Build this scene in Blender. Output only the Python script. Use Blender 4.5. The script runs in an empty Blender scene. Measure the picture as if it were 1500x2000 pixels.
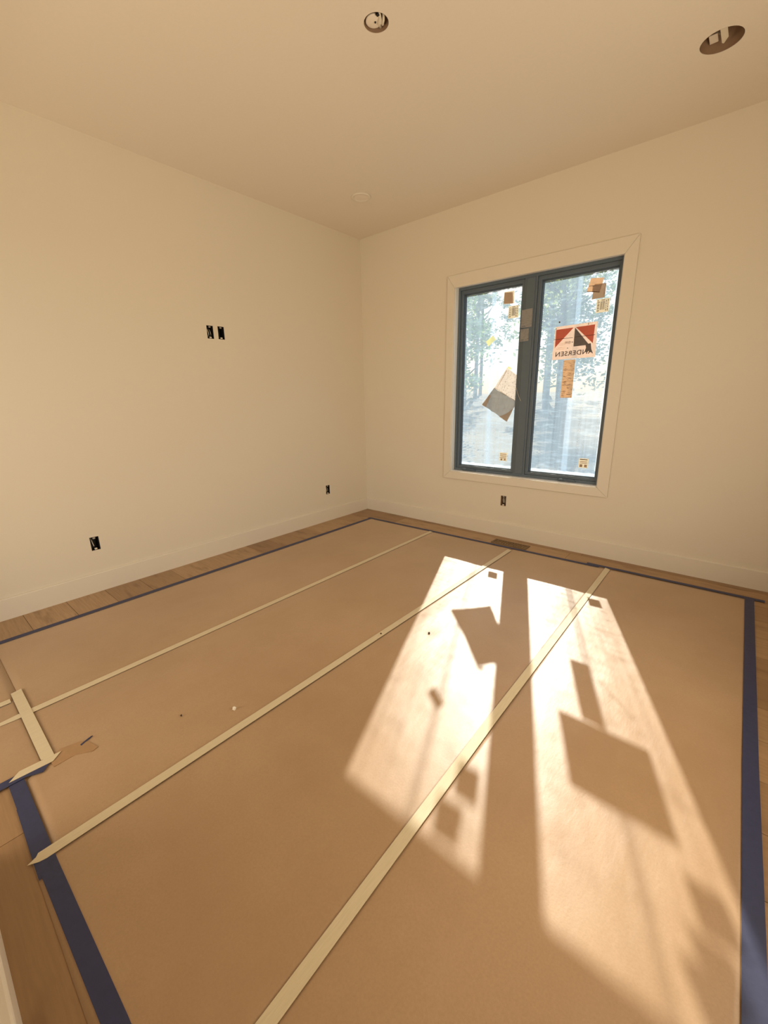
import bpy, bmesh, math, random
from mathutils import Vector, Matrix, noise
random.seed(7)
sc = bpy.context.scene
C = sc.collection

# ---------------------------------------------------------------- camera
cam_d = bpy.data.cameras.new('camera'); cam = bpy.data.objects.new('camera', cam_d); C.objects.link(cam)
cam.location = (3.1819, -3.4356, 1.2436)
cam.rotation_euler = (1.3013, 0.0169, 0.7017)
cam_d.sensor_fit = 'HORIZONTAL'; cam_d.sensor_width = 36.0
cam_d.lens = 814.76 / 1500 * 36.0
cam_d.clip_start = 0.01; cam_d.clip_end = 300
sc.camera = cam

# ---------------------------------------------------------------- world, sun, added fill lamps, exposure
SUN = Vector((-0.567, 1.338, 1.0)).normalized()        # direction towards the sun
w = bpy.data.worlds.new('world'); sc.world = w; w.use_nodes = True
wn = w.node_tree; wn.nodes.clear()
sky = wn.nodes.new('ShaderNodeTexSky'); sky.sky_type = 'NISHITA'; sky.sun_disc = False
sky.sun_elevation = math.asin(SUN.z); sky.sun_rotation = math.atan2(SUN.x, SUN.y)
sky.dust_density = 2.0
bgn = wn.nodes.new('ShaderNodeBackground'); bgn.inputs['Strength'].default_value = 0.10
wo = wn.nodes.new('ShaderNodeOutputWorld')
wn.links.new(sky.outputs[0], bgn.inputs[0]); wn.links.new(bgn.outputs[0], wo.inputs[0])

sd = bpy.data.lights.new('sun', 'SUN'); sun = bpy.data.objects.new('sun', sd); C.objects.link(sun)
sd.energy = 8.6; sd.color = (1.0, 0.93, 0.78); sd.angle = math.radians(0.6)
sun.rotation_euler = SUN.to_track_quat('Z', 'Y').to_euler(); sun.location = (0, 6, 6)

def area(name, loc, rot, sx, sy, power, col):
    d = bpy.data.lights.new(name, 'AREA'); d.shape = 'RECTANGLE'; d.size = sx; d.size_y = sy
    d.energy = power; d.color = col
    o = bpy.data.objects.new(name, d); C.objects.link(o); o.location = loc; o.rotation_euler = rot
    return o
WARM = (1.0, 0.835, 0.585)
# unseen fill lamps, added outside the side opening and beyond the near doorway
area('side_fill_lamp', (3.90, -2.15, 1.25), (0, math.radians(98), 0), 1.5, 1.4, 38, WARM)
area('doorway_fill_lamp', (1.35, -4.75, 0.80), Vector((-0.9, -3.0, -1.7)).to_track_quat('Z', 'Y').to_euler(), 1.4, 1.2, 36, WARM)
sc.view_settings.view_transform = 'Standard'; sc.view_settings.look = 'None'
sc.view_settings.gamma = 1.0; sc.view_settings.use_curve_mapping = False
sc.view_settings.exposure = 0.06

# ---------------------------------------------------------------- materials
def new_mat(name):
    m = bpy.data.materials.new(name); m.use_nodes = True
    nt = m.node_tree; b = nt.nodes['Principled BSDF']
    return m, nt, b
def mixcol(nt, fac, a, b):
    n = nt.nodes.new('ShaderNodeMix'); n.data_type = 'RGBA'
    if hasattr(fac, 'links'): nt.links.new(fac, n.inputs[0])
    else: n.inputs[0].default_value = fac
    for v, i in ((a, 6), (b, 7)):
        if hasattr(v, 'links'): nt.links.new(v, n.inputs[i])
        else: n.inputs[i].default_value = (*v, 1)
    return n.outputs[2]
def tex(nt, scale, size=5.0, detail=3.0, rough=0.5):
    g = nt.nodes.new('ShaderNodeNewGeometry'); mp = nt.nodes.new('ShaderNodeMapping')
    mp.inputs['Scale'].default_value = scale
    t = nt.nodes.new('ShaderNodeTexNoise'); t.inputs['Scale'].default_value = size
    t.inputs['Detail'].default_value = detail; t.inputs['Roughness'].default_value = rough
    nt.links.new(g.outputs['Position'], mp.inputs[0]); nt.links.new(mp.outputs[0], t.inputs['Vector'])
    return t.outputs['Fac']
def remap(nt, v, a, b, c=0.0, d=1.0):
    n = nt.nodes.new('ShaderNodeMapRange'); nt.links.new(v, n.inputs[0])
    for i, x in enumerate((a, b, c, d)): n.inputs[i+1].default_value = x
    return n.outputs[0]
def math_(nt, op, a, b):
    n = nt.nodes.new('ShaderNodeMath'); n.operation = op
    for v, i in ((a, 0), (b, 1)):
        if hasattr(v, 'links'): nt.links.new(v, n.inputs[i])
        else: n.inputs[i].default_value = v
    return n.outputs[0]
def bump(nt, b, h, strength, dist=0.002):
    n = nt.nodes.new('ShaderNodeBump'); n.inputs['Strength'].default_value = strength; n.inputs['Distance'].default_value = dist
    nt.links.new(h, n.inputs['Height']); nt.links.new(n.outputs[0], b.inputs['Normal'])
def simple(name, col, rough=0.6, var=0.06, scale=30.0, bmp=0.0, metal=0.0, spec=0.4):
    m, nt, b = new_mat(name)
    f = tex(nt, (1, 1, 1), scale)
    c = mixcol(nt, f, [x*(1-var) for x in col], [min(1, x*(1+var)) for x in col])
    nt.links.new(c, b.inputs['Base Color'])
    b.inputs['Roughness'].default_value = rough; b.inputs['Metallic'].default_value = metal
    b.inputs['Specular IOR Level'].default_value = spec
    if bmp: bump(nt, b, f, bmp)
    return m
M = {}
M['wall'] = simple('wall_paint', (0.79, 0.715, 0.60), 0.65, 0.012, 90, 0.10)
M['ceiling'] = simple('ceiling_paint', (0.82, 0.74, 0.64), 0.85, 0.02, 70, 0.18)
M['trim'] = simple('trim_paint', (0.80, 0.73, 0.625), 0.42, 0.01, 20)
M['jamb'] = simple('jamb_paint', (0.86, 0.83, 0.78), 0.35, 0.01, 20)
M['sash'] = simple('window_paint_with_glare', (0.115, 0.15, 0.19), 0.42, 0.05, 20)  # blackish frame, with bluish lens glare mixed into its colour
M['sash_edge'] = simple('dark_gasket', (0.08, 0.10, 0.12), 0.5, 0.05, 20)
M['black'] = simple('black_plastic', (0.012, 0.010, 0.010), 0.5, 0.1, 40)
M['cavity'] = simple('dark_cavity', (0.03, 0.022, 0.016), 0.8, 0.1, 40)
M['steel'] = simple('dull_steel', (0.42, 0.38, 0.33), 0.45, 0.1, 60, 0, 0.6)
M['cable'] = simple('white_cable', (0.75, 0.68, 0.56), 0.5, 0.04, 60)
M['can'] = simple('warm_lit_housing', (0.30, 0.19, 0.12), 0.7, 0.08, 50)  # brown cast of the room light put into the housing colour
M['lens'] = simple('frosted_lens', (0.85, 0.76, 0.66), 0.4, 0.02, 50)
M['register'] = simple('oak_register', (0.19, 0.12, 0.055), 0.5, 0.1, 60)
M['blue'] = simple('blue_masking_tape', (0.034, 0.042, 0.115), 0.5, 0.18, 55, 0.25, 0, 0.5)
M['crumb'] = simple('white_crumb', (0.9, 0.85, 0.75), 0.7)
M['speck'] = simple('dark_speck', (0.05, 0.02, 0.01), 0.7)
M['exterior'] = simple('exterior_sheathing', (0.42, 0.38, 0.32), 0.8, 0.1, 20)

def tape_mat():
    m, nt, b = new_mat('cream_masking_tape')
    f = tex(nt, (60, 3, 1), 6, 3); g = tex(nt, (1, 1, 1), 4)
    c = mixcol(nt, math_(nt, 'MULTIPLY', remap(nt, f, .35, .7), .6), (0.76, 0.65, 0.45), (0.66, 0.56, 0.38))
    nt.links.new(c, b.inputs['Base Color']); b.inputs['Roughness'].default_value = .55
    bump(nt, b, f, .5, .001)
    return m
M['tape'] = tape_mat()
def paper_mat():
    m, nt, b = new_mat('brown_builders_paper')
    big = tex(nt, (1, 1, 1), 1.3, 4, .6); fine = tex(nt, (1, 1, 1), 170, 3, .7); mid = tex(nt, (3, 1, 1), 4, 5, .6)
    c = mixcol(nt, remap(nt, big, .35, .65), (0.44, 0.275, 0.148), (0.52, 0.34, 0.195))
    c = mixcol(nt, remap(nt, fine, .3, .7, 0, .30), c, (0.34, 0.21, 0.105))
    c = mixcol(nt, remap(nt, mid, .55, .8, 0, .22), c, (0.54, 0.37, 0.22))
    nt.links.new(c, b.inputs['Base Color'])
    b.inputs['Roughness'].default_value = .42; b.inputs['Specular IOR Level'].default_value = .8
    b.inputs['Sheen Weight'].default_value = 0.25; b.inputs['Sheen Roughness'].default_value = .5
    b.inputs['Sheen Tint'].default_value = (1, .85, .68, 1)
    h = math_(nt, 'ADD', math_(nt, 'MULTIPLY', fine, .12), mid)
    bump(nt, b, h, .30, .004)
    return m
M['paper'] = paper_mat()
def wood_mat():
    m, nt, b = new_mat('hardwood_plank')
    oi = nt.nodes.new('ShaderNodeObjectInfo')
    grain = tex(nt, (1.2, 22, 1), 5, 5, .6); blot = tex(nt, (1.0, 4, 1), 3.2, 3, .55)
    c = mixcol(nt, oi.outputs['Random'], (0.50, 0.32, 0.17), (0.33, 0.195, 0.095))
    c = mixcol(nt, remap(nt, grain, .40, .75, 0, .5), c, (0.25, 0.145, 0.068))
    c = mixcol(nt, remap(nt, blot, .55, .72, 0, .6), c, (0.17, 0.090, 0.038))
    nt.links.new(c, b.inputs['Base Color']); b.inputs['Roughness'].default_value = .42
    bump(nt, b, grain, .15, .001)
    return m
M['wood'] = wood_mat()
M['groove'] = simple('dark_plank_joint', (0.08, 0.045, 0.02), 0.8)  # dark sub-floor colour seen in the plank joints

def film_mat(name, lo, hi, col=(0.30, 0.41, 0.54, 1)):
    # dusty, streaked protective film: part clear, part light-scattering
    m = bpy.data.materials.new(name); m.use_nodes = True; nt = m.node_tree; nt.nodes.clear()
    streak = tex(nt, (2.2, 1, 11), 5, 5, .65)        # short horizontal streaks
    vert = tex(nt, (26, 1, 0.9), 1.2, 3, .5)         # long vertical streaks
    spots = tex(nt, (1, 1, 1), 75, 2, .6)
    f = math_(nt, 'ADD', remap(nt, streak, .50, .72, 0, .30), remap(nt, vert, .35, .7, 0, .18))
    f = math_(nt, 'ADD', f, remap(nt, spots, .62, .75, 0, .12))
    f = remap(nt, f, 0, .5, lo, hi)
    tr = nt.nodes.new('ShaderNodeBsdfTransparent'); tr.inputs[0].default_value = (0.93, 0.96, 0.99, 1)
    tl = nt.nodes.new('ShaderNodeBsdfTranslucent'); tl.inputs[0].default_value = col
    gl = nt.nodes.new('ShaderNodeBsdfGlossy'); gl.inputs[0].default_value = (1, 1, 1, 1); gl.inputs['Roughness'].default_value = .12
    mx = nt.nodes.new('ShaderNodeMixShader'); nt.links.new(f, mx.inputs[0]); nt.links.new(tr.outputs[0], mx.inputs[1]); nt.links.new(tl.outputs[0], mx.inputs[2])
    m2 = nt.nodes.new('ShaderNodeMixShader'); m2.inputs[0].default_value = .04
    nt.links.new(mx.outputs[0], m2.inputs[1]); nt.links.new(gl.outputs[0], m2.inputs[2])
    out = nt.nodes.new('ShaderNodeOutputMaterial'); nt.links.new(m2.outputs[0], out.inputs[0])
    return m
M['film'] = film_mat('dusty_filmed_glass', .42, .80)
M['film_seam'] = film_mat('doubled_film_seam', .30, .45, (0.60, 0.74, 0.88, 1))
M['film_edge'] = film_mat('opaque_film_edge', .80, .92, (0.72, 0.76, 0.80, 1))
def sticker_mat(name, col, trans=.45, print_=None):
    m = bpy.data.materials.new(name); m.use_nodes = True; nt = m.node_tree; nt.nodes.clear()
    n = tex(nt, (1, 1, 1), 60, 3)
    c = mixcol(nt, n, [x*.92 for x in col], [min(1, x*1.06) for x in col])
    if print_:
        sc_, dark, th = print_
        p = tex(nt, sc_, 10, 1)
        c = mixcol(nt, remap(nt, p, th, th+.05, 0, .65), c, dark)
    d = nt.nodes.new('ShaderNodeBsdfDiffuse'); t = nt.nodes.new('ShaderNodeBsdfTranslucent')
    nt.links.new(c, d.inputs[0]); nt.links.new(c, t.inputs[0])
    mx = nt.nodes.new('ShaderNodeMixShader'); mx.inputs[0].default_value = trans
    nt.links.new(d.outputs[0], mx.inputs[1]); nt.links.new(t.outputs[0], mx.inputs[2])
    out = nt.nodes.new('ShaderNodeOutputMaterial'); nt.links.new(mx.outputs[0], out.inputs[0])
    return m
M['s_tan'] = sticker_mat('tan_label_paper', (0.86, 0.65, 0.46), .6, ((3, 1, 22), (.30, .17, .10), .58))  # pane sticker colours lightened to include the window glare
M['s_tan_plain'] = sticker_mat('tan_label_paper_plain', (0.88, 0.68, 0.50), .6)
M['s_cream'] = sticker_mat('cream_label_paper', (0.92, 0.84, 0.70), .6)
M['s_pink'] = sticker_mat('pale_poster_paper', (0.95, 0.80, 0.70), .6)
M['s_brown'] = sticker_mat('brown_label_paper', (0.72, 0.59, 0.50), .6)
M['s_greytan'] = sticker_mat('grey_tan_label_paper', (0.62, 0.50, 0.40), .5)
M['s_red'] = sticker_mat('red_print', (0.78, 0.30, 0.22), .55)
M['s_grey'] = sticker_mat('grey_print', (0.30, 0.27, 0.27), .5)
M['s_ink'] = sticker_mat('dark_ink', (0.16, 0.11, 0.09), .3)
M['s_yellow'] = sticker_mat('yellow_note_paper', (0.97, 0.93, 0.66), .7)
M['s_news'] = sticker_mat('printed_sheet', (0.80, 0.68, 0.57), .55, ((9, 1, 9), (.36, .26, .19), .60))
M['s_sheetgrey'] = sticker_mat('doubled_grey_sheet', (0.32, 0.30, 0.27), .5, ((5, 1, 2), (.30, .27, .24), .55))
M['s_mull'] = sticker_mat('grey_white_label', (0.34, 0.33, 0.33), .05, ((4, 1, 30), (.20, .19, .19), .60))
M['bark'] = simple('bark', (0.16, 0.12, 0.09), 0.9, 0.3, 8, .6)
M['leaf'] = sticker_mat('leaf_green', (0.20, 0.34, 0.10), .5)
M['leaf2'] = sticker_mat('leaf_yellow_green', (0.42, 0.50, 0.16), .5)
M['ground'] = simple('dry_ground', (0.30, 0.25, 0.17), 0.95, 0.35, 0.8, .5)

# ---------------------------------------------------------------- helpers
def tag(o, label=None, cat=None, group=None, kind=None):
    if label: o['label'] = label
    if cat: o['category'] = cat
    if group: o['group'] = group
    if kind: o['kind'] = kind
    return o
def empty(name, loc=(0, 0, 0), **k):
    o = bpy.data.objects.new(name, None); o.empty_display_size = .05; o.location = loc; C.objects.link(o)
    return tag(o, **k)
def wloc(p):
    v = Vector((0, 0, 0))
    while p: v += p.location; p = p.parent
    return v
def obj(name, bm, mat, parent=None, smooth=False, **k):
    """mesh given in world coordinates; origin goes to its own base centre"""
    bmesh.ops.recalc_face_normals(bm, faces=bm.faces)
    xs = [v.co for v in bm.verts]
    lo = Vector((min(v.x for v in xs), min(v.y for v in xs), min(v.z for v in xs)))
    hi = Vector((max(v.x for v in xs), max(v.y for v in xs), max(v.z for v in xs)))
    org = Vector(((lo.x+hi.x)/2, (lo.y+hi.y)/2, lo.z))
    for v in bm.verts: v.co -= org
    me = bpy.data.meshes.new(name); bm.to_mesh(me); bm.free()
    for mm in (mat if isinstance(mat, (list, tuple)) else [mat]): me.materials.append(mm)
    if smooth:
        for p in me.polygons: p.use_smooth = True
    o = bpy.data.objects.new(name, me); C.objects.link(o)
    o.location = org - (wloc(parent) if parent else Vector((0, 0, 0)))
    if parent: o.parent = parent
    return tag(o, **k)
def box(bm, x0, x1, y0, y1, z0, z1, bev=0):
    vs = [bm.verts.new((x, y, z)) for x in (x0, x1) for y in (y0, y1) for z in (z0, z1)]
    fs = [bm.faces.new([vs[i] for i in f]) for f in ((0, 1, 3, 2), (4, 6, 7, 5), (0, 4, 5, 1), (2, 3, 7, 6), (0, 2, 6, 4), (1, 5, 7, 3))]
    if bev:
        es = {e for f in fs for e in f.edges}
        bmesh.ops.bevel(bm, geom=list(es), offset=bev, segments=2, affect='EDGES', profile=.5)
    return bm
def B(*a, bev=0): return box(bmesh.new(), *a, bev=bev)
def prism_xz(pts, y0, y1, bm=None):
    bm = bm or bmesh.new(); n = len(pts)
    a = [bm.verts.new((x, y0, z)) for x, z in pts]; b = [bm.verts.new((x, y1, z)) for x, z in pts]
    bm.faces.new(a); bm.faces.new(b[::-1])
    for i in range(n): bm.faces.new((a[i], b[i], b[(i+1) % n], a[(i+1) % n]))
    return bm
def tube(bm, pts, r, seg=8):
    pts = [Vector(p) for p in pts]; rings = []
    rr = r if isinstance(r, (list, tuple)) else [r]*len(pts)
    for i, p in enumerate(pts):
        d = (pts[min(i+1, len(pts)-1)] - pts[max(i-1, 0)]).normalized()
        u = d.orthogonal().normalized() if i == 0 else (u - d*u.dot(d)).normalized()
        v = d.cross(u)
        rings.append([bm.verts.new(p + rr[i]*(math.cos(t)*u + math.sin(t)*v)) for t in [2*math.pi*k/seg for k in range(seg)]])
    for a, b in zip(rings, rings[1:]):
        for k in range(seg): bm.faces.new((a[k], a[(k+1) % seg], b[(k+1) % seg], b[k]))
    bm.faces.new(rings[0][::-1]); bm.faces.new(rings[-1])
    return bm
def ring_surface(bm, prof, cx, cy, seg=40, close=False):
    """prof: list of (radius, z) turned about a vertical axis"""
    rs = []
    for r, z in prof:
        rs.append([bm.verts.new((cx + r*math.cos(2*math.pi*k/seg), cy + r*math.sin(2*math.pi*k/seg), z)) for k in range(seg)])
    for a, b in zip(rs, rs[1:]):
        for k in range(seg): bm.faces.new((a[k], a[(k+1) % seg], b[(k+1) % seg], b[k]))
    if close: bm.faces.new(rs[-1])
    return bm

# ---------------------------------------------------------------- the room
H = 2.74; XR = 3.72; YN = -3.53
def slab_holes(axis, u0, u1, v0, v1, d0, d1, holes):
    """slab in the plane across `axis`, from depth d0 to d1, with rectangular openings"""
    us = sorted({u0, u1, *[h[0] for h in holes], *[h[1] for h in holes]})
    vs = sorted({v0, v1, *[h[2] for h in holes], *[h[3] for h in holes]})
    bm = bmesh.new()
    solid = {}
    for i in range(len(us)-1):
        for j in range(len(vs)-1):
            cu, cv = (us[i]+us[i+1])/2, (vs[j]+vs[j+1])/2
            solid[i, j] = not any(h[0] < cu < h[1] and h[2] < cv < h[3] for h in holes)
    cache = {}
    def V(i, j, d):
        k = (i, j, d)
        if k not in cache:
            u, v = us[i], vs[j]
            cache[k] = bm.verts.new((d, u, v) if axis == 'x' else (u, d, v) if axis == 'y' else (u, v, d))
        return cache[k]
    for (i, j), s in solid.items():
        if not s: continue
        for d in (d0, d1): bm.faces.new((V(i, j, d), V(i+1, j, d), V(i+1, j+1, d), V(i, j+1, d)))
        for di, dj, a, b in ((-1, 0, (i, j), (i, j+1)), (1, 0, (i+1, j), (i+1, j+1)), (0, -1, (i, j), (i+1, j)), (0, 1, (i, j+1), (i+1, j+1))):
            if not solid.get((i+di, j+dj), False):
                bm.faces.new((V(*a, d0), V(*b, d0), V(*b, d1), V(*a, d1)))
    return bm

# electrical rough-in boxes: (wall, centre along wall, centre height)
EB = [('left', -1.686, 1.735), ('left', -1.597, 1.737), ('left', -2.683, .332), ('left', -.594, .327), ('win', 1.651, .331)]
EW, EH = .052, .092
holesL = [(u-EW/2, u+EW/2, z-EH/2, z+EH/2) for k, u, z in EB if k == 'left']
holesW = [(u-EW/2, u+EW/2, z-EH/2, z+EH/2) for k, u, z in EB if k == 'win'] + [(1.095, 2.405, .535, 2.150)]
obj('wall_left', slab_holes('x', YN-1.5, .15, 0, H, -.115, 0, holesL), M['wall'], kind='structure')
obj('wall_window_side', slab_holes('y', 0, XR+.12, 0, H, 0, .15, holesW), M['wall'], kind='structure')
obj('wall_right', slab_holes('x', YN-.12, 0, 0, H, XR, XR+.12, [(-2.75, -.75, .45, 2.25)]), M['wall'], kind='structure')  # opening added for the side fill lamp
obj('wall_near', slab_holes('y', 0, XR, 0, H, YN-.12, YN, [(.20, 1.75, 0, 2.20)]), M['wall'], kind='structure')

# unseen side window, added to admit the fill lamp's light
f = empty('added_side_window', (XR, -1.75, .45), kind='structure')
obj('casing', slab_holes('x', -2.84, -.66, .36, 2.34, XR-.015, XR, [(-2.75, -.75, .45, 2.25)]), M['trim'], f)
obj('frame', slab_holes('x', -2.75, -.75, .45, 2.25, XR+.04, XR+.09, [(-2.70, -1.79, .50, 2.20), (-1.71, -.80, .50, 2.20)]), M['sash'], f)

# ceiling with two round cut-outs
HOLES = [(1.750, -1.752, .050), (2.835, -.665, .078)]
def ceiling():
    s = [(x-r*1.6, x+r*1.6, y-r*1.6, y+r*1.6) for x, y, r in HOLES]
    bm = slab_holes('z', -.12, XR+.12, YN-1.5, .15, H, H+.03, s)
    for (x, y, r) in HOLES:
        q = r*1.6; N = 48; r = r + .0015
        for zz in (H, H+.03):
            inner = []; outer = []
            for k in range(N):
                t = 2*math.pi*(k+.5)/N; c, s_ = math.cos(t), math.sin(t); m_ = max(abs(c), abs(s_))
                inner.append(bm.verts.new((x+r*c, y+r*s_, zz))); outer.append(bm.verts.new((x+q*c/m_, y+q*s_/m_, zz)))
            for k in range(N):
                bm.faces.new((inner[k], inner[(k+1) % N], outer[(k+1) % N], outer[k]))
            for sx, sy in ((1, 1), (-1, 1), (-1, -1), (1, -1)):      # the four corner slivers
                cand = sorted(outer, key=lambda v: (v.co.x-(x+sx*q))**2+(v.co.y-(y+sy*q))**2)[:2]
                bm.faces.new((cand[0], cand[1], bm.verts.new((x+sx*q, y+sy*q, zz))))
            if zz == H: low = inner
            else:
                for k in range(N): bm.faces.new((low[k], low[(k+1) % N], inner[(k+1) % N], inner[k]))
    return bm
obj('ceiling', ceiling(), M['ceiling'], kind='structure')

# floor: dark sub-floor with every plank a part
fl = obj('floor', B(-.115, XR+.12, -5.03, .15, -.06, -.012), M['groove'], kind='structure')
yy = -.068; rows = [(0, -.068)]
while yy > -4.8: rows.append((yy, yy-.2185)); yy -= .2185
for i, (ya, yb) in enumerate(rows):
    x = 0.0; first = random.uniform(.5, 1.9)
    while x < XR-.01:
        x2 = min(XR, x + (first if x == 0 else random.uniform(1.3, 2.0)))
        if XR - x2 < .35: x2 = XR
        obj('plank', B(x+.0008, x2-.0008, yb+.0009, ya-.0009, -.012, 0, bev=.0008), M['wood'], fl)
        x = x2

# baseboards with an eased top edge
def baseboard(name, a, b, n, h=.131, t=.015):
    a, b, n = Vector(a), Vector(b), Vector(n); bm = bmesh.new()
    prof = [(0, 0), (t, 0), (t, h-.006), (t-.002, h-.002), (t-.006, h), (0, h)]
    r = [[bm.verts.new(p + n*u + Vector((0, 0, z))) for u, z in prof] for p in (a, b)]
    for k in range(len(prof)): bm.faces.new((r[0][k], r[0][(k+1) % 6], r[1][(k+1) % 6], r[1][k]))
    bm.faces.new(r[0]); bm.faces.new(r[1][::-1])
    return obj(name, bm, M['trim'], kind='structure')
baseboard('baseboard_left', (0, YN, 0), (0, 0, 0), (1, 0, 0))
baseboard('baseboard_window_side', (.015, 0, 0), (XR, 0, 0), (0, -1, 0))
baseboard('baseboard_right', (XR, YN, 0), (XR, -.015, 0), (-1, 0, 0))
baseboard('baseboard_near', (1.84, YN, 0), (XR-.015, YN, 0), (0, 1, 0), t=.018)
bm = prism_xz([(1.75, 0), (1.84, 0), (1.84, 2.29), (.11, 2.29), (.11, 0), (.20, 0), (.20, 2.20), (1.75, 2.20)], YN, YN+.018)
obj('trim_1', bm, M['trim'], kind='structure')

# ---------------------------------------------------------------- window 1
W = empty('window_1', (1.75, 0, .555), kind='structure')
co = (1.030, 2.478, .479, 2.232); ci = (1.100, 2.400, .548, 2.131)
def quad(pts, y0, y1, bev=.0015):
    bm = prism_xz(pts, y0, y1)
    bmesh.ops.bevel(bm, geom=list(bm.edges), offset=bev, segments=1, affect='EDGES')
    return bm
x0, x1, z0, z1 = co; a0, a1, c0, c1 = ci; g = .0006
obj('casing_board', quad([(x0, z0+g), (x0, z1-g), (a0, c1-g), (a0, c0+g)], -.016, 0), M['trim'], W)
obj('casing_board', quad([(x1, z0+g), (a1, c0+g), (a1, c1-g), (x1, z1-g)], -.016, 0), M['trim'], W)
obj('casing_board', quad([(x0+g, z1), (x1-g, z1), (a1-g, c1), (a0+g, c1)], -.016, 0), M['trim'], W)
obj('casing_board', quad([(x0+g, z0), (a0+g, c0), (a1-g, c0), (x1-g, z0)], -.016, 0), M['trim'], W)
# jamb extensions, four painted boards
obj('jamb', B(1.095, 1.107, .000, .150, .555, 2.138), M['jamb'], W)
obj('jamb', B(2.393, 2.405, .000, .150, .555, 2.138), M['jamb'], W)
obj('jamb', B(1.095, 2.405, .000, .150, 2.138, 2.150), M['jamb'], W)
obj('window_sill', B(1.095, 2.405, .000, .150, .535, .555), M['jamb'], W)
# dark outer frame with its central post
bm = slab_holes('y', 1.107, 2.393, .555, 2.138, .050, .135, [(1.128, 1.700, .578, 2.115), (1.800, 2.372, .578, 2.115)])
obj('frame', bm, M['sash'], W)
obj('mullion_cover', B(1.716, 1.784, .044, .052, .580, 2.112, bev=.002), M['sash'], W)
for xa, xb, ga, gb in ((1.128, 1.700, 1.155, 1.667), (1.800, 2.372, 1.832, 2.353)):
    bm = slab_holes('y', xa+.001, xb-.001, .579, 2.114, .062, .128, [(ga-.006, gb+.006, .601, 2.087)])
    s = obj('sash', bm, M['sash'], W)
    bm = slab_holes('y', ga-.006, gb+.006, .601, 2.087, .080, .112, [(ga, gb, .607, 2.081)])
    obj('gasket', bm, M['sash_edge'], s)
    bm = bmesh.new(); v = [bm.verts.new((x, .100, z)) for x, z in ((ga, .607), (gb, .607), (gb, 2.081), (ga, 2.081))]; bm.faces.new(v)
    obj('glass_pane', bm, M['film'], s, label='dusty glass pane with streaked film')
# brighter strips of doubled film down each pane, frayed film edge at the bottom of the panes
def sheet_y(pts, y, th=.0003): return prism_xz(pts, y, y+th)
def flat_y(pts, y):
    bm = bmesh.new(); bm.faces.new([bm.verts.new((x, y, z)) for x, z in pts]); return bm
obj('film_strip', flat_y([(1.397, 2.079), (1.437, 2.079), (1.446, .63), (1.406, .63)], .104), M['film_seam'], W, label='pale vertical strip of doubled film')
obj('film_strip', flat_y([(2.084, 2.079), (2.116, 2.079), (2.133, .63), (2.088, .63)], .104), M['film_seam'], W, label='pale vertical strip of doubled film')
for ga, gb in ((1.156, 1.666), (1.833, 2.352)):
    pts = [(ga, .608)] + [(ga+(gb-ga)*k/24, .630+.007*noise.noise(Vector((k*.7, ga*9, 0)))) for k in range(25)] + [(gb, .608)]
    obj('film_edge', flat_y(pts, .102), M['film_edge'], W, label='whitish film edge along the glass bottom')
for ga, gb in ((1.156, 1.666), (1.833, 2.352)):
    pts = [(ga, 2.080)] + [(ga+(gb-ga)*k/40, 2.073+.008*noise.noise(Vector((k*1.3, ga*5, 3)))) for k in range(41)] + [(gb, 2.080)]
    obj('film_edge', flat_y(pts, .102), M['film_edge'], W, label='whitish frayed film edge along the glass top')
pts = [(2.352, .65)] + [(2.343+.008*noise.noise(Vector((k*1.7, 2, 3))), .65+1.42*k/60) for k in range(61)] + [(2.352, 2.07)]
obj('film_edge', flat_y(pts, .102), M['film_edge'], W, label='whitish frayed film edge along the right glass edge')
# folding crank handles on the sill rail
def crank(xa, xb):
    bm = B(xa, xb, .040, .060, .560, .574, bev=.004); box(bm, xa+.01, xa+.045, .030, .050, .563, .580, bev=.004)
    box(bm, xa+.04, xb-.012, .034, .044, .574, .580, bev=.0025)
    return bm
obj('crank_handle', crank(2.085, 2.225), M['sash'], W); obj('crank_handle', crank(1.20, 1.34), M['sash'], W)
bm = tube(bmesh.new(), [(1.684, .046, 1.296), (1.702, .040, 1.25), (1.731, .0425, 1.190)], .0012, 6)
obj('plastic_tie', bm, M['cable'], label='thin pale plastic tie stuck on the dark window post', cat='tie')
# exterior casing so the opening also reads from outside
obj('exterior_trim', slab_holes('y', 1.03, 2.47, .47, 2.22, .15, .17, [(1.095, 2.405, .535, 2.150)]), M['exterior'], W)

# ---------------------------------------------------------------- stickers on the window
YS = .0985
def sticker(name, pts, mat, label, y=YS, cat='label', group=None, th=.0005):
    return obj(name, sheet_y(pts, y-th, th), mat, label=label, cat=cat, group=group)
def part(name, pts, mat, parent, y, label=None): return obj(name, sheet_y(pts, y-.0003, .0003), mat, parent, label=label)
def R4(xa, xb, za, zb): return [(xa, za), (xb, za), (xb, zb), (xa, zb)]

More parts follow.
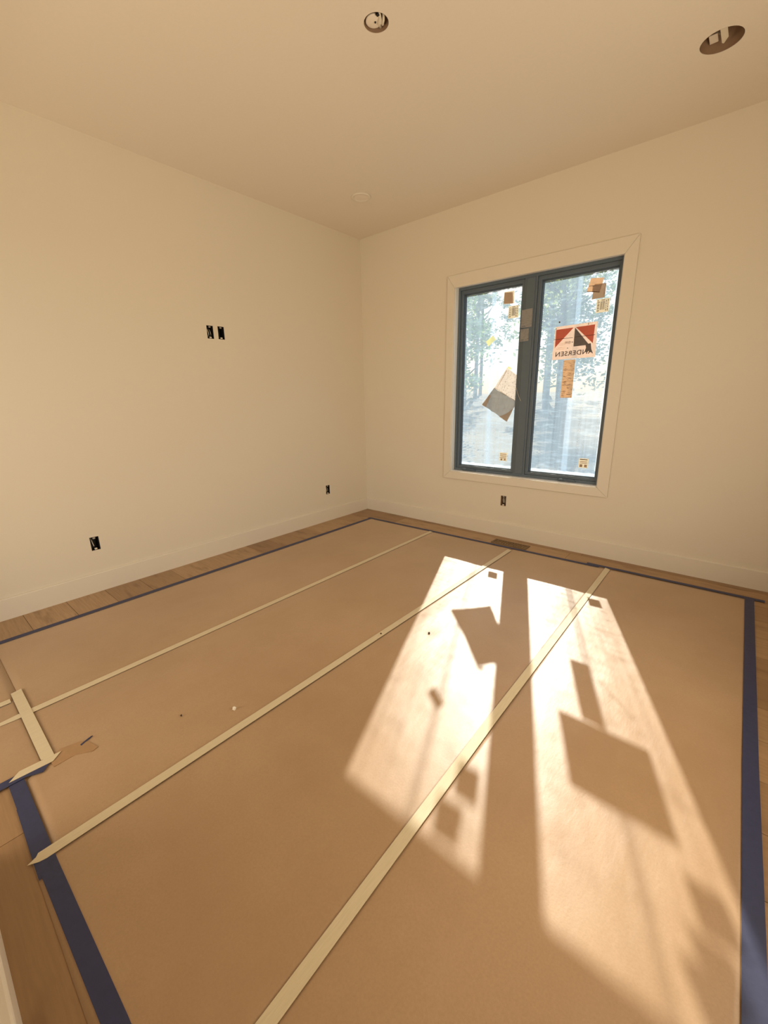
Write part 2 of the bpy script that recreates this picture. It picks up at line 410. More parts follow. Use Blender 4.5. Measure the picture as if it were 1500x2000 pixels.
s = sticker('window_sticker', [(1.507, 2.055), (1.592, 2.053), (1.596, 1.958), (1.503, 1.964)], M['s_cream'], 'small brown square sticker at the top of the left pane')
part('brown_panel', [(1.510, 2.050), (1.580, 2.044), (1.588, 1.959), (1.506, 1.967)], M['s_brown'], s, YS-.0006)
def barcode(x0, x1, z0, z1, label):
    s = sticker('barcode_label', R4(x0, x1, z0, z1), M['s_cream'], label)
    rnd = random.Random(int(x0*1000)); wd = x1-x0; bm = bmesh.new(); x = x0+wd*.30
    while x < x1-wd*.34:
        t = rnd.choice((.0015, .003, .004)); prism_xz(R4(x, x+t, z0+.018, z1-.016), YS-.0011, YS-.0008, bm); x += t+rnd.choice((.002, .003))
    obj('bars', bm, M['s_ink'], s)
    bm = bmesh.new()
    for xx in (x0+.008, x0+.015, x1-.024, x1-.013):
        z = z0+.008
        while z < z1-.012:
            t = rnd.uniform(.006, .018); prism_xz(R4(xx, xx+.004, z, min(z+t, z1-.006)), YS-.0011, YS-.0008, bm); z += t+.005
    prism_xz(R4(x0+wd*.35, x1-wd*.35, z1-.011, z1-.007), YS-.0011, YS-.0008, bm)
    obj('fine_print', bm, M['s_ink'], s, kind='stuff')
    return s
barcode(1.552, 1.639, 1.848, 1.941, 'cream barcode label under the brown sticker, left pane')
barcode(2.226, 2.313, 1.805, 1.895, 'cream barcode label under the two tan papers, right pane')
sticker('sticky_note', [(1.425, 1.731), (1.453, 1.698), (1.387, 1.648), (1.360, 1.688)], M['s_yellow'], 'small tilted yellow note on the left pane', y=.0982, cat='note')
# crumpled folded sheet stuck to the left pane
def crumpled(pts, y, amp, nx=10, seed=0.0):
    """bilinear patch with four corners in order, gently crumpled, with thickness"""
    bm = bmesh.new(); A, B_, C_, D = [Vector((p[0], 0, p[1])) for p in pts]; rows = []
    for j in range(nx+1):
        r = []
        for i in range(nx+1):
            s_, t = i/nx, j/nx
            p = A*(1-s_)*(1-t)+B_*s_*(1-t)+C_*s_*t+D*(1-s_)*t
            n_ = noise.noise(Vector((p.x*22+seed, seed, p.z*22)))
            e = .12*(noise.noise(Vector((p.x*30, 5+seed, p.z*30)))) * (1 if i in (0, nx) or j in (0, nx) else 0)
            r.append(bm.verts.new((p.x+e*.03, y-amp*(.5+n_), p.z+e*.03)))
        rows.append(r)
    for j in range(nx):
        for i in range(nx): bm.faces.new((rows[j][i], rows[j][i+1], rows[j+1][i+1], rows[j+1][i]))
    return bm
fs = empty('folded_sheet', (1.52, .095, 1.018), label='large crumpled printed sheet, half folded grey, tilted on left pane', cat='paper sheet')
obj('printed_half', crumpled([(1.464, 1.300), (1.677, 1.182), (1.684, 1.385), (1.570, 1.462)], .094, .004), M['s_news'], fs, True)
obj('grey_half', crumpled([(1.358, 1.162), (1.601, 1.018), (1.680, 1.182), (1.464, 1.302)], .090, .005, seed=4), M['s_sheetgrey'], fs, True, label='darker doubled half of the sheet')
obj('bent_corner', crumpled([(1.527, 1.058), (1.601, 1.014), (1.655, 1.130), (1.600, 1.090)], .084, .002, 6, 2), M['s_greytan'], fs, True)
obj('bent_corner', crumpled([(1.355, 1.160), (1.395, 1.137), (1.440, 1.235), (1.425, 1.248)], .084, .002, 6, 7), M['s_greytan'], fs, True)
obj('edge_crease', tube(bmesh.new(), [(1.470, .0875, 1.304), (1.575, .087, 1.243), (1.676, .087, 1.186)], .0018, 5), M['s_cream'], fs)
obj('printed_border', sheet_y([(1.488, 1.298), (1.493, 1.302), (1.573, 1.440), (1.570, 1.444)], .0885), M['s_brown'], fs)
obj('yellow_tab', sheet_y([(1.572, 1.462), (1.605, 1.443), (1.613, 1.458), (1.586, 1.474)], .090), M['s_yellow'], fs)
s = sticker('inspection_sticker', R4(1.545, 1.617, .670, .745), M['s_cream'], 'small cream square sticker low on the left pane')
for z in (.728, .712, .696): part('print_line', R4(1.552, 1.610, z, z+.006), M['s_greytan'], s, YS-.0006)
part('print_block', R4(1.556, 1.574, .676, .690), M['s_greytan'], s, YS-.0006); part('print_block', R4(1.588, 1.606, .676, .690), M['s_greytan'], s, YS-.0006)
s = sticker('inspection_sticker', R4(2.221, 2.292, .671, .746), M['s_cream'], 'small cream square sticker low on the right pane')
part('print_line', R4(2.228, 2.285, .734, .740), M['s_ink'], s, YS-.0006)
for z in (.718, .706): part('print_line', R4(2.230, 2.284, z, z+.005), M['s_greytan'], s, YS-.0006)
part('print_block', R4(2.230, 2.250, .677, .698), M['s_greytan'], s, YS-.0006); part('print_block', R4(2.264, 2.284, .677, .698), M['s_greytan'], s, YS-.0006)
s = sticker('mullion_label', [(1.690, 1.888), (1.776, 1.892), (1.778, 1.757), (1.690, 1.758)], M['s_mull'], 'taller pale grey label on the dark post between the panes', y=.0435)
part('print_line', R4(1.700, 1.725, 1.765, 1.770), M['sash'], s, .0428)
s = sticker('mullion_label', [(1.688, 1.746), (1.757, 1.748), (1.760, 1.655), (1.690, 1.654)], M['s_mull'], 'smaller pale grey label below the taller one on the post', y=.0435)
part('print_line', R4(1.698, 1.720, 1.662, 1.667), M['sash'], s, .0428)
s = sticker('window_sticker', [(2.171, 2.043), (2.258, 2.033), (2.240, 1.938), (2.150, 1.958)], M['s_tan_plain'], 'tilted tan paper at the top of the right pane', y=.0975)
part('dark_panel', [(2.188, 1.992), (2.246, 1.985), (2.238, 1.942), (2.188, 1.950)], M['s_brown'], s, .0969)
part('print_line', [(2.162, 1.994), (2.250, 1.990), (2.249, 1.986), (2.161, 1.990)], M['s_greytan'], s, .0969)
part('print_line', [(2.152, 1.962), (2.240, 1.944), (2.240, 1.939), (2.151, 1.957)], M['s_brown'], s, .0969)
s = sticker('window_sticker', [(2.200, 2.000), (2.277, 1.995), (2.276, 1.903), (2.190, 1.900)], M['s_greytan'], 'greyer tan paper half hidden behind the tilted tan paper')
part('print_line', [(2.268, 1.968), (2.273, 1.968), (2.271, 1.915), (2.266, 1.915)], M['s_brown'], s, YS-.0006)

# the printed maker's poster, read from behind so the lettering is mirrored
P = sticker('printed_poster', [(1.949, 1.741), (2.246, 1.749), (2.257, 1.503), (1.938, 1.500)], M['s_pink'], 'red and cream poster with mirrored lettering on the right pane', cat='poster')
y1 = YS-.0006; y2 = y1-.0004; y3 = y2-.0004
part('red_triangle', [(1.954, 1.720), (2.083, 1.724), (1.955, 1.590)], M['s_red'], P, y1)
part('red_triangle', [(2.099, 1.724), (2.232, 1.729), (2.230, 1.600)], M['s_red'], P, y1)
part('grey_triangle', [(2.0925, 1.723), (2.205, 1.592), (2.094, 1.588)], M['s_grey'], P, y2)
part('dark_blob', [(2.180, 1.597), (2.216, 1.602), (2.222, 1.570), (2.230, 1.536), (2.205, 1.548), (2.196, 1.537), (2.178, 1.545), (2.186, 1.572)], M['s_grey'], P, y3)  # dark tail-shaped patch below the grey triangle
part('rule_line', [(1.944, 1.651), (2.084, 1.655), (2.084, 1.652), (1.944, 1.648)], M['s_ink'], P, y3)
part('rule_line', [(2.097, 1.656), (2.240, 1.660), (2.240, 1.657), (2.097, 1.653)], M['s_ink'], P, y3)
for zz, xa, xb in ((1.617, 1.990, 2.030), (1.606, 1.985, 2.032), (1.588, 1.972, 2.030), (1.577, 1.965, 2.032)):
    part('small_print', R4(xa, xb, zz, zz+.0022), M['s_tan_plain'], P, y1)
for xx, zz in ((1.953, 1.727), (2.186, 1.737), (2.083, 1.621), (2.052, 1.580)):
    bm = bmesh.new(); bmesh.ops.create_uvsphere(bm, u_segments=8, v_segments=6, radius=.0035, matrix=Matrix.Translation((xx, y3, zz)))
    obj('dark_dot', bm, M['s_ink'], P)
bm = bmesh.new()
for k in range(24):
    t0, t1 = 2*math.pi*k/24, 2*math.pi*(k+1)/24
    prism_xz([(2.063+.0095*math.cos(t0), 1.621+.0095*math.sin(t0)), (2.063+.0095*math.cos(t1), 1.621+.0095*math.sin(t1)),
              (2.063+.0078*math.cos(t1), 1.621+.0078*math.sin(t1)), (2.063+.0078*math.cos(t0), 1.621+.0078*math.sin(t0))], y3-.0003, y3, bm)
prism_xz([(2.057, 1.627), (2.059, 1.628), (2.069, 1.615), (2.067, 1.614)], y3-.0003, y3, bm)
prism_xz([(2.067, 1.628), (2.069, 1.627), (2.059, 1.614), (2.057, 1.615)], y3-.0003, y3, bm)
obj('round_mark', bm, M['s_greytan'], P)
bm = bmesh.new()
for xa in (2.030, 2.038, 2.046): prism_xz(R4(xa, xa+.004, 1.614, 1.630), y3-.0003, y3, bm)
obj('small_mark', bm, M['s_greytan'], P)
def lettering(text, size, width, x_right, zbase, y, parent, mat):
    cu = bpy.data.curves.new('lettering', 'FONT'); cu.body = text; cu.size = size; cu.offset = .0006; cu.space_character = 1.12; cu.extrude = .0001
    t = bpy.data.objects.new('lettering', cu); C.objects.link(t)
    dg = bpy.context.evaluated_depsgraph_get(); me = bpy.data.meshes.new_from_object(t.evaluated_get(dg))
    bpy.data.objects.remove(t)
    bm = bmesh.new(); bm.from_mesh(me); bpy.data.meshes.remove(me)
    mx = max(v.co.x for v in bm.verts)
    for v in bm.verts:
        v.co = Vector((x_right - v.co.x*width/mx, y - v.co.z, zbase + v.co.y + .006*(1-v.co.x/mx)))
    return obj('lettering', bm, mat, parent)
lettering('ANDERSEN', .047, .272, 2.237, 1.524, y3, P, M['s_ink'])
s = sticker('long_label', [(2.032, 1.493), (2.118, 1.496), (2.117, 1.211), (2.030, 1.212)], M['s_tan'], 'tall narrow tan label below the red poster', cat='label')
for zz in (1.420, 1.335, 1.305): part('rule_line', R4(2.034, 2.114, zz, zz+.0022), M['s_brown'], s, YS-.0006)
part('rule_line', R4(2.075, 2.108, 1.236, 1.240), M['s_ink'], s, YS-.0006)
bm = bmesh.new(); bmesh.ops.create_uvsphere(bm, u_segments=8, v_segments=6, radius=.006, matrix=Matrix.Translation((1.974, .098, 1.773)))
obj('mud_speck', bm, M['s_ink'], label='dark mud speck above the left end of the red poster', cat='speck')
# scratches in the film
for a, b in (((2.244, 1.410), (2.128, 1.285)), ((2.225, 1.378), (2.140, 1.270)), ((2.168, 1.385), (2.178, 1.335))):
    d = Vector((b[0]-a[0], 0, b[1]-a[1])).normalized(); n_ = Vector((-d.z, 0, d.x))*.0018
    bm = flat_y([(a[0]-n_.x, a[1]-n_.z), (a[0]+n_.x, a[1]+n_.z), (b[0]+n_.x, b[1]+n_.z), (b[0]-n_.x, b[1]-n_.z)], .103)
    obj('film_scratch', bm, M['film_edge'], W, label='white crease in the film')

# ---------------------------------------------------------------- electrical rough-in boxes
def ebox(wall, u, z, label, fill, extra):
    # local frame: s along wall, d into wall
    def P_(s_, d, zz): return (-d, u+s_, zz) if wall == 'left' else (u+s_, d, zz)
    def bx(bm, s0, s1, d0, d1, za, zb):
        a, b = P_(s0, d0, za), P_(s1, d1, zb)
        return box(bm, min(a[0], b[0]), max(a[0], b[0]), min(a[1], b[1]), max(a[1], b[1]), za, zb)
    root = empty('electrical_box', P_(0, .03, z-EH/2), label=label, cat='electrical box', group='open electrical boxes in the walls')
    bm = bmesh.new(); t = .003; hw, hh = EW/2, EH/2
    bx(bm, -hw, hw, .066, .070, z-hh, z+hh); bx(bm, -hw, -hw+t, .002, .066, z-hh, z+hh); bx(bm, hw-t, hw, .002, .066, z-hh, z+hh)
    bx(bm, -hw+t, hw-t, .002, .066, z-hh, z-hh+t); bx(bm, -hw+t, hw-t, .002, .066, z+hh-t, z+hh)
    obj('box_shell', bm, M['black'] if fill != 'steel' else M['can'], root)
    for sg in (-1, 1):
        bm = bmesh.new(); bx(bm, -.007, .007, .002, .012, z+sg*(hh-.009)-.005, z+sg*(hh-.009)+.005)
        q = obj('screw_tab', bm, M['cable'] if sg < 0 else M['steel'], root)
    for k in range(extra):
        s0 = -.010+.016*k if fill != 'steel' else -.004+.012*k
        pts = [P_(s0, .062, z+hh*.7), P_(s0-.003, .018, z+hh*.45), P_(s0-.001, .010, z), P_(s0+.004, .012, z-hh*.45), P_(s0+.006, .045, z-hh*.55)]
        cu = []
        for i in range(len(pts)-1):
            for j in range(4): cu.append(Vector(pts[i]).lerp(Vector(pts[i+1]), j/4))
        cu.append(Vector(pts[-1]))
        for _ in range(2): cu = [cu[0]]+[(cu[i-1]+cu[i]*2+cu[i+1])/4 for i in range(1, len(cu)-1)]+[cu[-1]]
        obj('wire', tube(bmesh.new(), cu, .0028, 6), M['cable'] if k == 0 else M['steel'], root, True)
    return root
ebox('left', -1.686, 1.735, 'open electrical box high on left wall, left of the pair', 'black', 2)
ebox('left', -1.597, 1.737, 'open electrical box high on left wall, right of the pair', 'black', 0)
ebox('left', -2.683, .332, 'black open electrical box low on the left wall nearest the camera', 'black', 1)
ebox('left', -.594, .327, 'open electrical box low on the left wall near the corner', 'black', 2)
ebox('win', 1.651, .331, 'open electrical box in the wall below the window', 'steel', 2)

# ---------------------------------------------------------------- ceiling fixtures
cx, cy, r = HOLES[0]
root = empty('ceiling_junction_box', (cx, cy, H), label='small round open junction box with loose wires in middle of ceiling', cat='junction box')
bm = ring_surface(bmesh.new(), [(r*1.0, H+.0005), (r*1.0, H+.045), (r*.2, H+.047), (.001, H+.047)], cx, cy, 32)
obj('box_shell', bm, M['can'], root, True)
d1 = Vector((.75, .66, 0)); d2 = Vector((-.65, .76, 0)); c = Vector((cx, cy, H))
pc = c - d1*.010 + d2*.002
bm = ring_surface(bmesh.new(), [(.001, H+.004), (.030, H+.004), (.034, H+.006), (.034, H+.012), (.001, H+.012)], pc.x, pc.y, 28)
obj('cover_plate', bm, M['lens'], root, True)
def up(a, b, z): return c + d1*a + d2*b + Vector((0, 0, z))
obj('cable', tube(bmesh.new(), [up(.012, -.046, .012), up(.016, -.020, .003), up(.010, .006, .002), up(.018, .040, .014)], .0055, 8), M['cable'], root, True)
obj('cable', tube(bmesh.new(), [up(.030, -.030, .016), up(.030, -.005, .006), up(.026, .020, .010), up(.030, .034, .020)], .0055, 8), M['cable'], root, True)
bm = bmesh.new(); bmesh.ops.create_uvsphere(bm, u_segments=10, v_segments=8, radius=.004, matrix=Matrix.Translation(up(-.004, .001, .003)))
obj('screw', bm, M['black'], root)
obj('dark_tab', box(bmesh.new(), cx+d1.x*.006-d2.x*.034-.006, cx+d1.x*.006-d2.x*.034+.006, cy+d1.y*.006-d2.y*.034-.006, cy+d1.y*.006-d2.y*.034+.006, H+.0015, H+.01), M['black'], root)

cx, cy, r = HOLES[1]
root = empty('recessed_light_housing', (cx, cy, H), label='large open recessed light housing in ceiling at the right', cat='light fixture')
bm = ring_surface(bmesh.new(), [(r, H+.0005), (r, H+.12), (r*.3, H+.122), (.001, H+.122)], cx, cy, 48)
obj('housing', bm, M['can'], root, True)
bm = bmesh.new(); vs = [bm.verts.new((x, y, H+.002+(y+.742)*.10)) for x, y in ((2.833, -.741), (2.858, -.737), (2.857, -.655), (2.838, -.612), (2.832, -.622))]
f_ = bm.faces.new(vs); e_ = bmesh.ops.extrude_face_region(bm, geom=[f_])
for v in e_['geom']:
    if isinstance(v, bmesh.types.BMVert): v.co.z += .002
obj('mounting_strap', bm, M['cable'], root)
bm = B(cx-.050, cx-.018, cy-.008, cy+.050, H+.030, H+.034, bev=.001)
obj('bracket', bm, M['lens'], root)
bm = tube(bmesh.new(), [(cx-.05, cy-.03, H+.10), (cx-.035, cy-.01, H+.045), (cx-.012, cy+.01, H+.035), (cx+.02, cy+.03, H+.08)], .005, 8)
obj('cable', bm, M['steel'], root, True)

cx, cy = .630, -.654
root = empty('flush_downlight', (cx, cy, H-.012), label='small white flush round downlight on ceiling near the far corner', cat='light fixture')
obj('trim_ring', ring_surface(bmesh.new(), [(.078, H-.0005), (.078, H-.003), (.072, H-.007), (.060, H-.008), (.054, H-.003), (.050, H-.0006)], cx, cy, 48), M['trim'], root, True)
obj('lens', ring_surface(bmesh.new(), [(.053, H-.0025), (.040, H-.004), (.001, H-.005)], cx, cy, 40), M['lens'], root, True)

# ---------------------------------------------------------------- floor register
root = empty('floor_register', (1.810, -.155, 0), label='brown wooden floor vent by the window wall', cat='floor vent')
obj('frame', slab_holes('z', 1.655, 1.965, -.215, -.112, .0004, .007, [(1.672, 1.948, -.198, -.129)]), M['register'], root)
for k in range(13):
    x = 1.680 + k*.0218
    obj('louver', B(x, x+.0125, -.198, -.129, .0006, .0045), M['register'], root)

# ---------------------------------------------------------------- builders paper
def wrinkle(x, y):
    n1 = noise.noise(Vector((x*2.1+3, y*1.4, 0))); n2 = noise.noise(Vector((x*6+9, y*4.3, 2))); n3 = noise.noise(Vector((x*15, y*9, 5)))
    return .0016 + max(0, .0026*n1 + .0016*n2 + .0006*n3 + .0008)
def sheet(name, x0f, x1f, y0, y1f, label, lift=0.0, nx=26, rag=0.0):
    """x0f/x1f: edge position as functions of y, y1f: near-edge position as a function of x"""
    bm = bmesh.new(); ny = max(8, int(abs(y0-y1f(x0f(0)))/.035)); rows = []
    for j in range(ny+1):
        r_ = []
        for i in range(nx+1):
            t = j/ny; xs_ = x0f(y0)+(x1f(y0)-x0f(y0))*i/nx; ya_ = y0 if y0 < -1 else -.290+(xs_-.308)*.0245
            yy0 = ya_ + (y1f(xs_)-ya_)*t
            x = x0f(yy0)+(x1f(yy0)-x0f(yy0))*i/nx
            e = min(i/nx, 1-i/nx, t*4, (1-t)*4); k = min(1, e*7)
            z = .0012 + (wrinkle(x, yy0)*1.35-.0012)*k + lift
            r_.append(bm.verts.new((x, yy0, z)))
        rows.append(r_)
    for j in range(ny):
        for i in range(nx): bm.faces.new((rows[j][i], rows[j][i+1], rows[j+1][i+1], rows[j+1][i]))
    top = list(bm.faces)
    r_ = bmesh.ops.extrude_face_region(bm, geom=top)
    for v in [v for v in r_['geom'] if isinstance(v, bmesh.types.BMVert)]: v.co.z -= .0006
    return obj(name, bm, M['paper'], None, True, label=label, cat='floor paper', group='brown paper sheets taped over the floor')
t1 = lambda y: 1.078 + (-.305-y)*.0067
t2 = lambda y: 1.866 - (-.330-y)*.0030
t3 = lambda y: 2.590 + (-.302-y)*.0125
E0 = lambda y: .306; E3 = lambda y: 3.384
GAP = .0015
sheet('floor_paper', E0, lambda y: t1(y)-GAP, -.300, lambda x: -3.300, 'brown floor paper sheet along the left wall')
sheet('floor_paper', lambda y: t1(y)+GAP, lambda y: t2(y)-GAP, -.305, lambda x: -3.300 if x < 1.44 else (-3.300-(x-1.44)*1.2 if x < 1.50 else -3.385), 'brown floor paper sheet, second from the left wall', nx=40)
sheet('floor_paper', lambda y: t2(y)+GAP, lambda y: t3(y)-GAP, -.300, lambda x: -3.425, 'brown floor paper sheet between second and third cream seams, partly sunlit')
sheet('floor_paper', lambda y: t3(y)+GAP, E3, -.290, lambda x: -3.420, 'brown floor paper sheet on the right, mostly sunlit', nx=30)
sheet('floor_paper', lambda y: .306, lambda y: .948, -3.303, lambda x: -4.60, 'brown floor paper running out at far left through the doorway', nx=18)
sheet('floor_paper', lambda y: .951, lambda y: 1.470, -3.303, lambda x: -4.60, 'brown floor paper ending at short blue strip by the doorway', nx=18)
# thin paper flap patched near the doorway corner, and the torn slit
bm = bmesh.new(); pts = [(1.452, -3.292), (1.436, -3.262), (1.452, -3.205), (1.478, -3.186), (1.535, -3.170), (1.542, -3.190), (1.512, -3.235), (1.515, -3.300), (1.485, -3.302)]
vs = [bm.verts.new((x, y, .0056)) for x, y in pts]; f_ = bm.faces.new(vs); e_ = bmesh.ops.extrude_face_region(bm, geom=[f_])
for v in e_['geom']:
    if isinstance(v, bmesh.types.BMVert): v.co.z -= .0014
def flap_mat():
    m, nt, b = new_mat('creased_pale_paper'); f1 = tex(nt, (1, 1, 1), 40)
    nt.links.new(mixcol(nt, f1, (.40, .235, .115), (.46, .28, .145)), b.inputs['Base Color']); b.inputs['Roughness'].default_value = .4; bump(nt, b, f1, .4); return m
obj('paper_flap', bm, flap_mat(), label='small creased paper flap beside the cream tape corner', cat='paper scrap')
bm = bmesh.new(); pts = [(1.480, -3.209), (1.476, -3.200), (1.470, -3.190), (1.466, -3.178), (1.459, -3.166), (1.458, -3.172), (1.462, -3.184), (1.467, -3.196), (1.474, -3.210)]
vs = [bm.verts.new((x, y, .0072)) for x, y in pts]; f_ = bm.faces.new(vs); e_ = bmesh.ops.extrude_face_region(bm, geom=[f_])
for v in e_['geom']:
    if isinstance(v, bmesh.types.BMVert): v.co.z -= .0025
obj('torn_slit', bm, M['blue'], label='small dark slit torn in the paper near the doorway', cat='tape scrap')  # torn slit drawn as a thin navy strip

# ---------------------------------------------------------------- tapes
def tape(name, pts, width, mat, label, z=.0048, ends=(0, 0), seed=0, group=None, wfn=None, zf=None, parent=None):
    """flat ribbon along a polyline, ends cut at a slant, following the paper"""
    pts = [Vector((p[0], p[1], 0)) for p in pts]; dense = []
    for a, b in zip(pts, pts[1:]):
        n = max(2, int((b-a).length/.04)); dense += [a.lerp(b, k/n) for k in range(n)]
    dense.append(pts[-1]); bm = bmesh.new(); rows = []
    L = len(dense)
    for i, p in enumerate(dense):
        d = (dense[min(i+1, L-1)]-dense[max(i-1, 0)]).normalized(); n_ = Vector((-d.y, d.x, 0))
        wd = width*(wfn(i/(L-1)) if wfn else 1); r_ = []
        for k in range(4):
            s_ = -.5 + k/3
            q = p + n_*wd*s_
            if i == 0: q += d*ends[0]*s_
            if i == L-1: q += d*ends[1]*s_
            zz = z + (zf(i/(L-1), s_) if zf else 0) + .0003*noise.noise(Vector((q.x*9+seed, q.y*9, 0)))
            r_.append(bm.verts.new((q.x, q.y, zz)))
        rows.append(r_)
    for a, b in zip(rows, rows[1:]):
        for k in range(3): bm.faces.new((a[k], b[k], b[k+1], a[k+1]))
    e_ = bmesh.ops.extrude_face_region(bm, geom=list(bm.faces))
    for v in e_['geom']:
        if isinstance(v, bmesh.types.BMVert): v.co.z -= .0004
    return obj(name, bm, mat, parent, False, label=label, cat='tape' if not parent else None, group=group)
CG = 'cream masking tape seams'; BG = 'blue masking tape strips'
bl = lambda x: -.286 + (x-.308)*.0245
tape('cream_tape', [(t1(-.285), -.285), (t1(-3.2), -3.20), (1.100, -3.425)], .036, M['tape'], 'cream seam tape nearest the left wall', ends=(.01, .06), group=CG, wfn=lambda t: 1 if t < .97 else 1-(t-.97)*18)
tape('cream_tape', [(t2(-.30), -.300), (1.857, -3.395), (1.853, -3.425)], .036, M['tape'], 'cream seam tape in the middle with its near end over the blue tape', z=.0062, ends=(.01, .02), group=CG, wfn=lambda t: 1 if t < .985 else 1-(t-.985)*45)
tape('cream_tape', [(t3(-.235), -.235), (2.606, -2.132), (2.628, -3.184), (2.631, -3.41)], .036, M['tape'], 'cream seam tape on the right crossing the sunlit patch', ends=(.02, 0), z=.0056, group=CG)
tape('cream_tape', [(.893, -3.302), (1.455, -3.304)], .038, M['tape'], 'short cream tape crossing the paper joint by the doorway', z=.0066, ends=(-.010, .02), group=CG)
tape('cream_tape', [(.950, -3.330), (.950, -4.55)], .034, M['tape'], 'cream tape running out of frame at far left', group=CG)
tape('cream_tape', [(1.470, -3.280), (1.462, -3.40)], .034, M['tape'], 'short folded cream tape piece meeting the blue corner', z=.0078, ends=(.03, .03), group=CG)
tape('blue_tape', [(.312, -.268), (.316, -3.33)], .038, M['blue'], 'long blue tape beside the left wall', group=BG, z=.0046)
tape('blue_tape', [(.28, bl(.28)), (2.53, bl(2.53))], .030, M['blue'], 'blue tape along the window wall, left length', group=BG, z=.0044)
tape('blue_tape', [(2.44, bl(2.44)+.024), (3.45, bl(3.45)+.008)], .034, M['blue'], 'blue tape along the window wall, right length', group=BG, z=.0052)
tape('blue_tape', [(3.378, -.195), (3.385, -1.77), (3.393, -2.49), (3.400, -3.42)], .044, M['blue'], 'wide blue tape along the right edge of the paper', group=BG, z=.0058, wfn=lambda t: 1.0)
tape('blue_tape', [(1.475, -3.399), (1.90, -3.397), (2.4, -3.387), (2.95, -3.388), (3.40, -3.390)], .041, M['blue'], 'dark blue tape along the near edge of the paper', group=BG, z=.0052, ends=(.012, 0), wfn=lambda t: 1.0)
tape('blue_tape', [(1.925, -3.412), (1.62, -3.408)], .024, M['blue'], 'short doubled blue piece under the middle cream tape end', group=BG, z=.0048, ends=(-.01, 0))
tape('blue_tape', [(1.500, -3.318), (1.476, -3.37), (1.470, -4.55)], .036, M['blue'], 'blue tape turning out of frame through the doorway', group=BG, z=.0072, ends=(.01, 0))

# crumbs on the paper
def crumb(x, y, r, mat, label):
    bm = bmesh.new(); bmesh.ops.create_icosphere(bm, subdivisions=2, radius=r, matrix=Matrix.Translation((x, y, .005+r*.55)))
    for v in bm.verts:
        n_ = noise.noise(v.co*260); v.co += (v.co-Vector((x, y, .005+r*.55)))*n_*.6
    obj('debris_crumb', bm, mat, label=label, cat='debris')
crumb(1.755, -2.742, .0075, M['crumb'], 'white plaster crumb on the paper between two cream tapes')
crumb(2.061, -1.764, .0055, M['speck'], 'dark speck inside the left sunlit patch')
crumb(1.86+.0, -1.93, .0045, M['speck'], 'dark speck on the shaded paper left of the sunlit patch')
crumb(1.62, -2.90, .0035, M['speck'], 'tiny dark speck below the white plaster crumb')

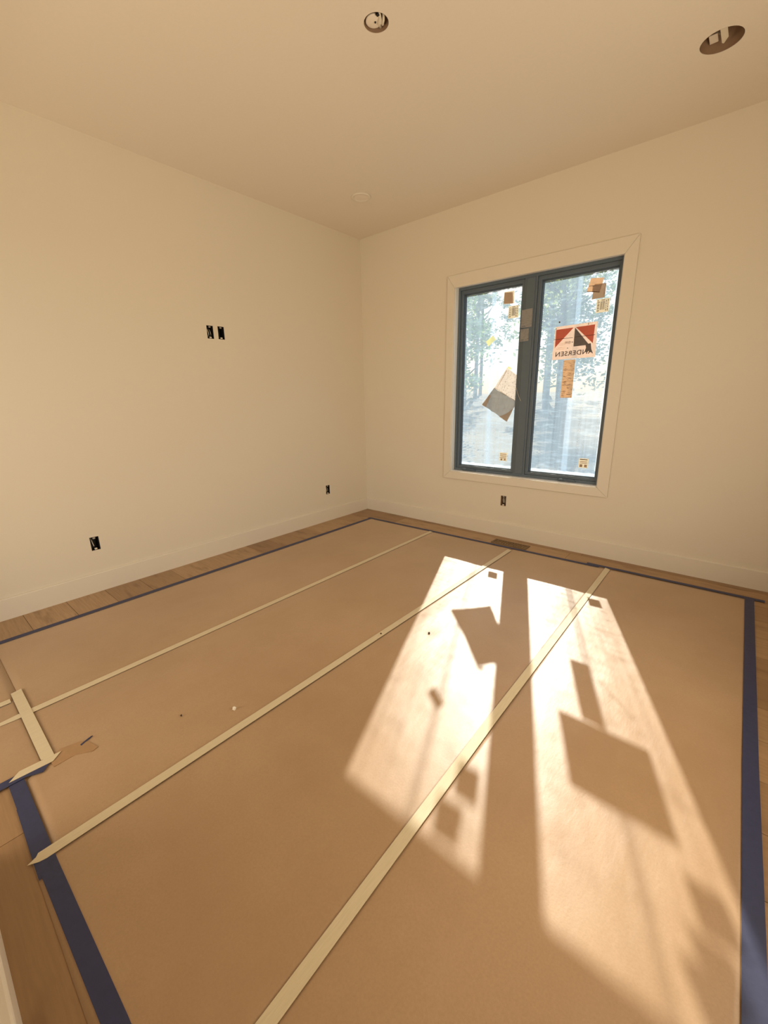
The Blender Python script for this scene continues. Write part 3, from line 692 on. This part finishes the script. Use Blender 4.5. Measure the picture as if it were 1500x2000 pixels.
# ---------------------------------------------------------------- outdoors
def ground():
    bm = bmesh.new(); N = 40; g_ = []
    for j in range(N+1):
        r_ = []
        for i in range(N+1):
            x = -30+50*i/N; y = .3+40*j/N
            z = -.45 + .05*max(0, y-3) + .35*noise.noise(Vector((x*.25, y*.25, 0)))*min(1, y/4)
            r_.append(bm.verts.new((x, y, z)))
        g_.append(r_)
    for j in range(N):
        for i in range(N): bm.faces.new((g_[j][i], g_[j][i+1], g_[j+1][i+1], g_[j+1][i]))
    return bm
obj('ground', ground(), M['ground'], None, True, kind='structure')
def tree(x, y, h, cr, mat, seed):
    rnd = random.Random(seed); zb = -.45+.05*max(0, y-3)-.15
    root = empty('woodland_tree', (x, y, zb), label='leafy tree seen hazily through the filmed window panes', cat='tree', group='trees outside the window')
    lean = rnd.uniform(-.4, .4)
    pts = [Vector((x+lean*t*t, y+.3*math.sin(t*3+seed)*t, zb+h*.9*t)) for t in [k/8 for k in range(9)]]
    bm = tube(bmesh.new(), pts, [.17*(1-.8*k/8) for k in range(9)], 10)
    for k in range(9):
        t = rnd.uniform(.3, .95); p = pts[0].lerp(pts[-1], t); i = min(7, int(t*8)); p = pts[i].lerp(pts[i+1], t*8-i)
        a_ = rnd.uniform(0, 6.28); L = cr*rnd.uniform(.5, .95)
        tube(bm, [p, p+Vector((math.cos(a_)*L*.5, math.sin(a_)*L*.5, L*.25)), p+Vector((math.cos(a_)*L, math.sin(a_)*L, L*.6))], [.05, .03, .012], 6)
    obj('trunk', bm, M['bark'], root, True)
    verts = []; faces = []
    for c_ in range(26 if y < 12 else 40 if y < 30 else 60):
        a_ = rnd.uniform(0, 6.28); rr = cr*math.sqrt(rnd.random()); zz = zb+h*rnd.uniform(.30, 1.0)
        rr *= 1.1-.6*(zz-zb)/h
        cc = Vector((x+lean*.6+rr*math.cos(a_), y+rr*math.sin(a_), zz)); cs = rnd.uniform(.35, .7)
        for k in range(70):
            p = cc+Vector((rnd.gauss(0, 1), rnd.gauss(0, 1), rnd.gauss(0, .6)))*cs*.5
            u = Vector((rnd.gauss(0, 1), rnd.gauss(0, 1), rnd.gauss(0, .5))).normalized(); v = u.orthogonal().normalized()
            s_ = rnd.uniform(.05, .10)*(1 if y < 18 else 1.6); n = len(verts)
            verts += [p-u*s_, p+v*s_*.5, p+u*s_, p-v*s_*.5]; faces.append((n, n+1, n+2, n+3))
    me = bpy.data.meshes.new('foliage'); me.from_pydata([q-root.location for q in verts], [], faces); me.materials.append(mat)
    o = bpy.data.objects.new('foliage', me); C.objects.link(o); o.parent = root; o['kind'] = 'stuff'
for k, (x, y, h, cr) in enumerate([(-1.0, 9.5, 5.8, 1.2), (-4.4, 9.5, 5.8, 1.3), (-2.5, 14.5, 8.0, 1.5), (-7.6, 13.5, 8.0, 1.6),
                                   (1.9, 14.5, 8.0, 1.6), (-5.2, 20, 11, 1.9), (-10.5, 20.5, 11, 2.0), (-.3, 20.5, 11.5, 1.9), (-7.8, 27, 14, 2.3), (-2.2, 27.5, 14, 2.3), (-13.5, 27.5, 14, 2.3), (-17, 35, 17, 3.0), (-10.5, 35, 17, 3.0), (-4.5, 35, 17, 3.0), (-21, 29, 14, 2.4), (-14.5, 20, 11, 1.9), (2.5, 35, 17, 3.0)]):
    tree(x, y, h, cr, M['leaf'] if k % 3 else M['leaf2'], k+3)
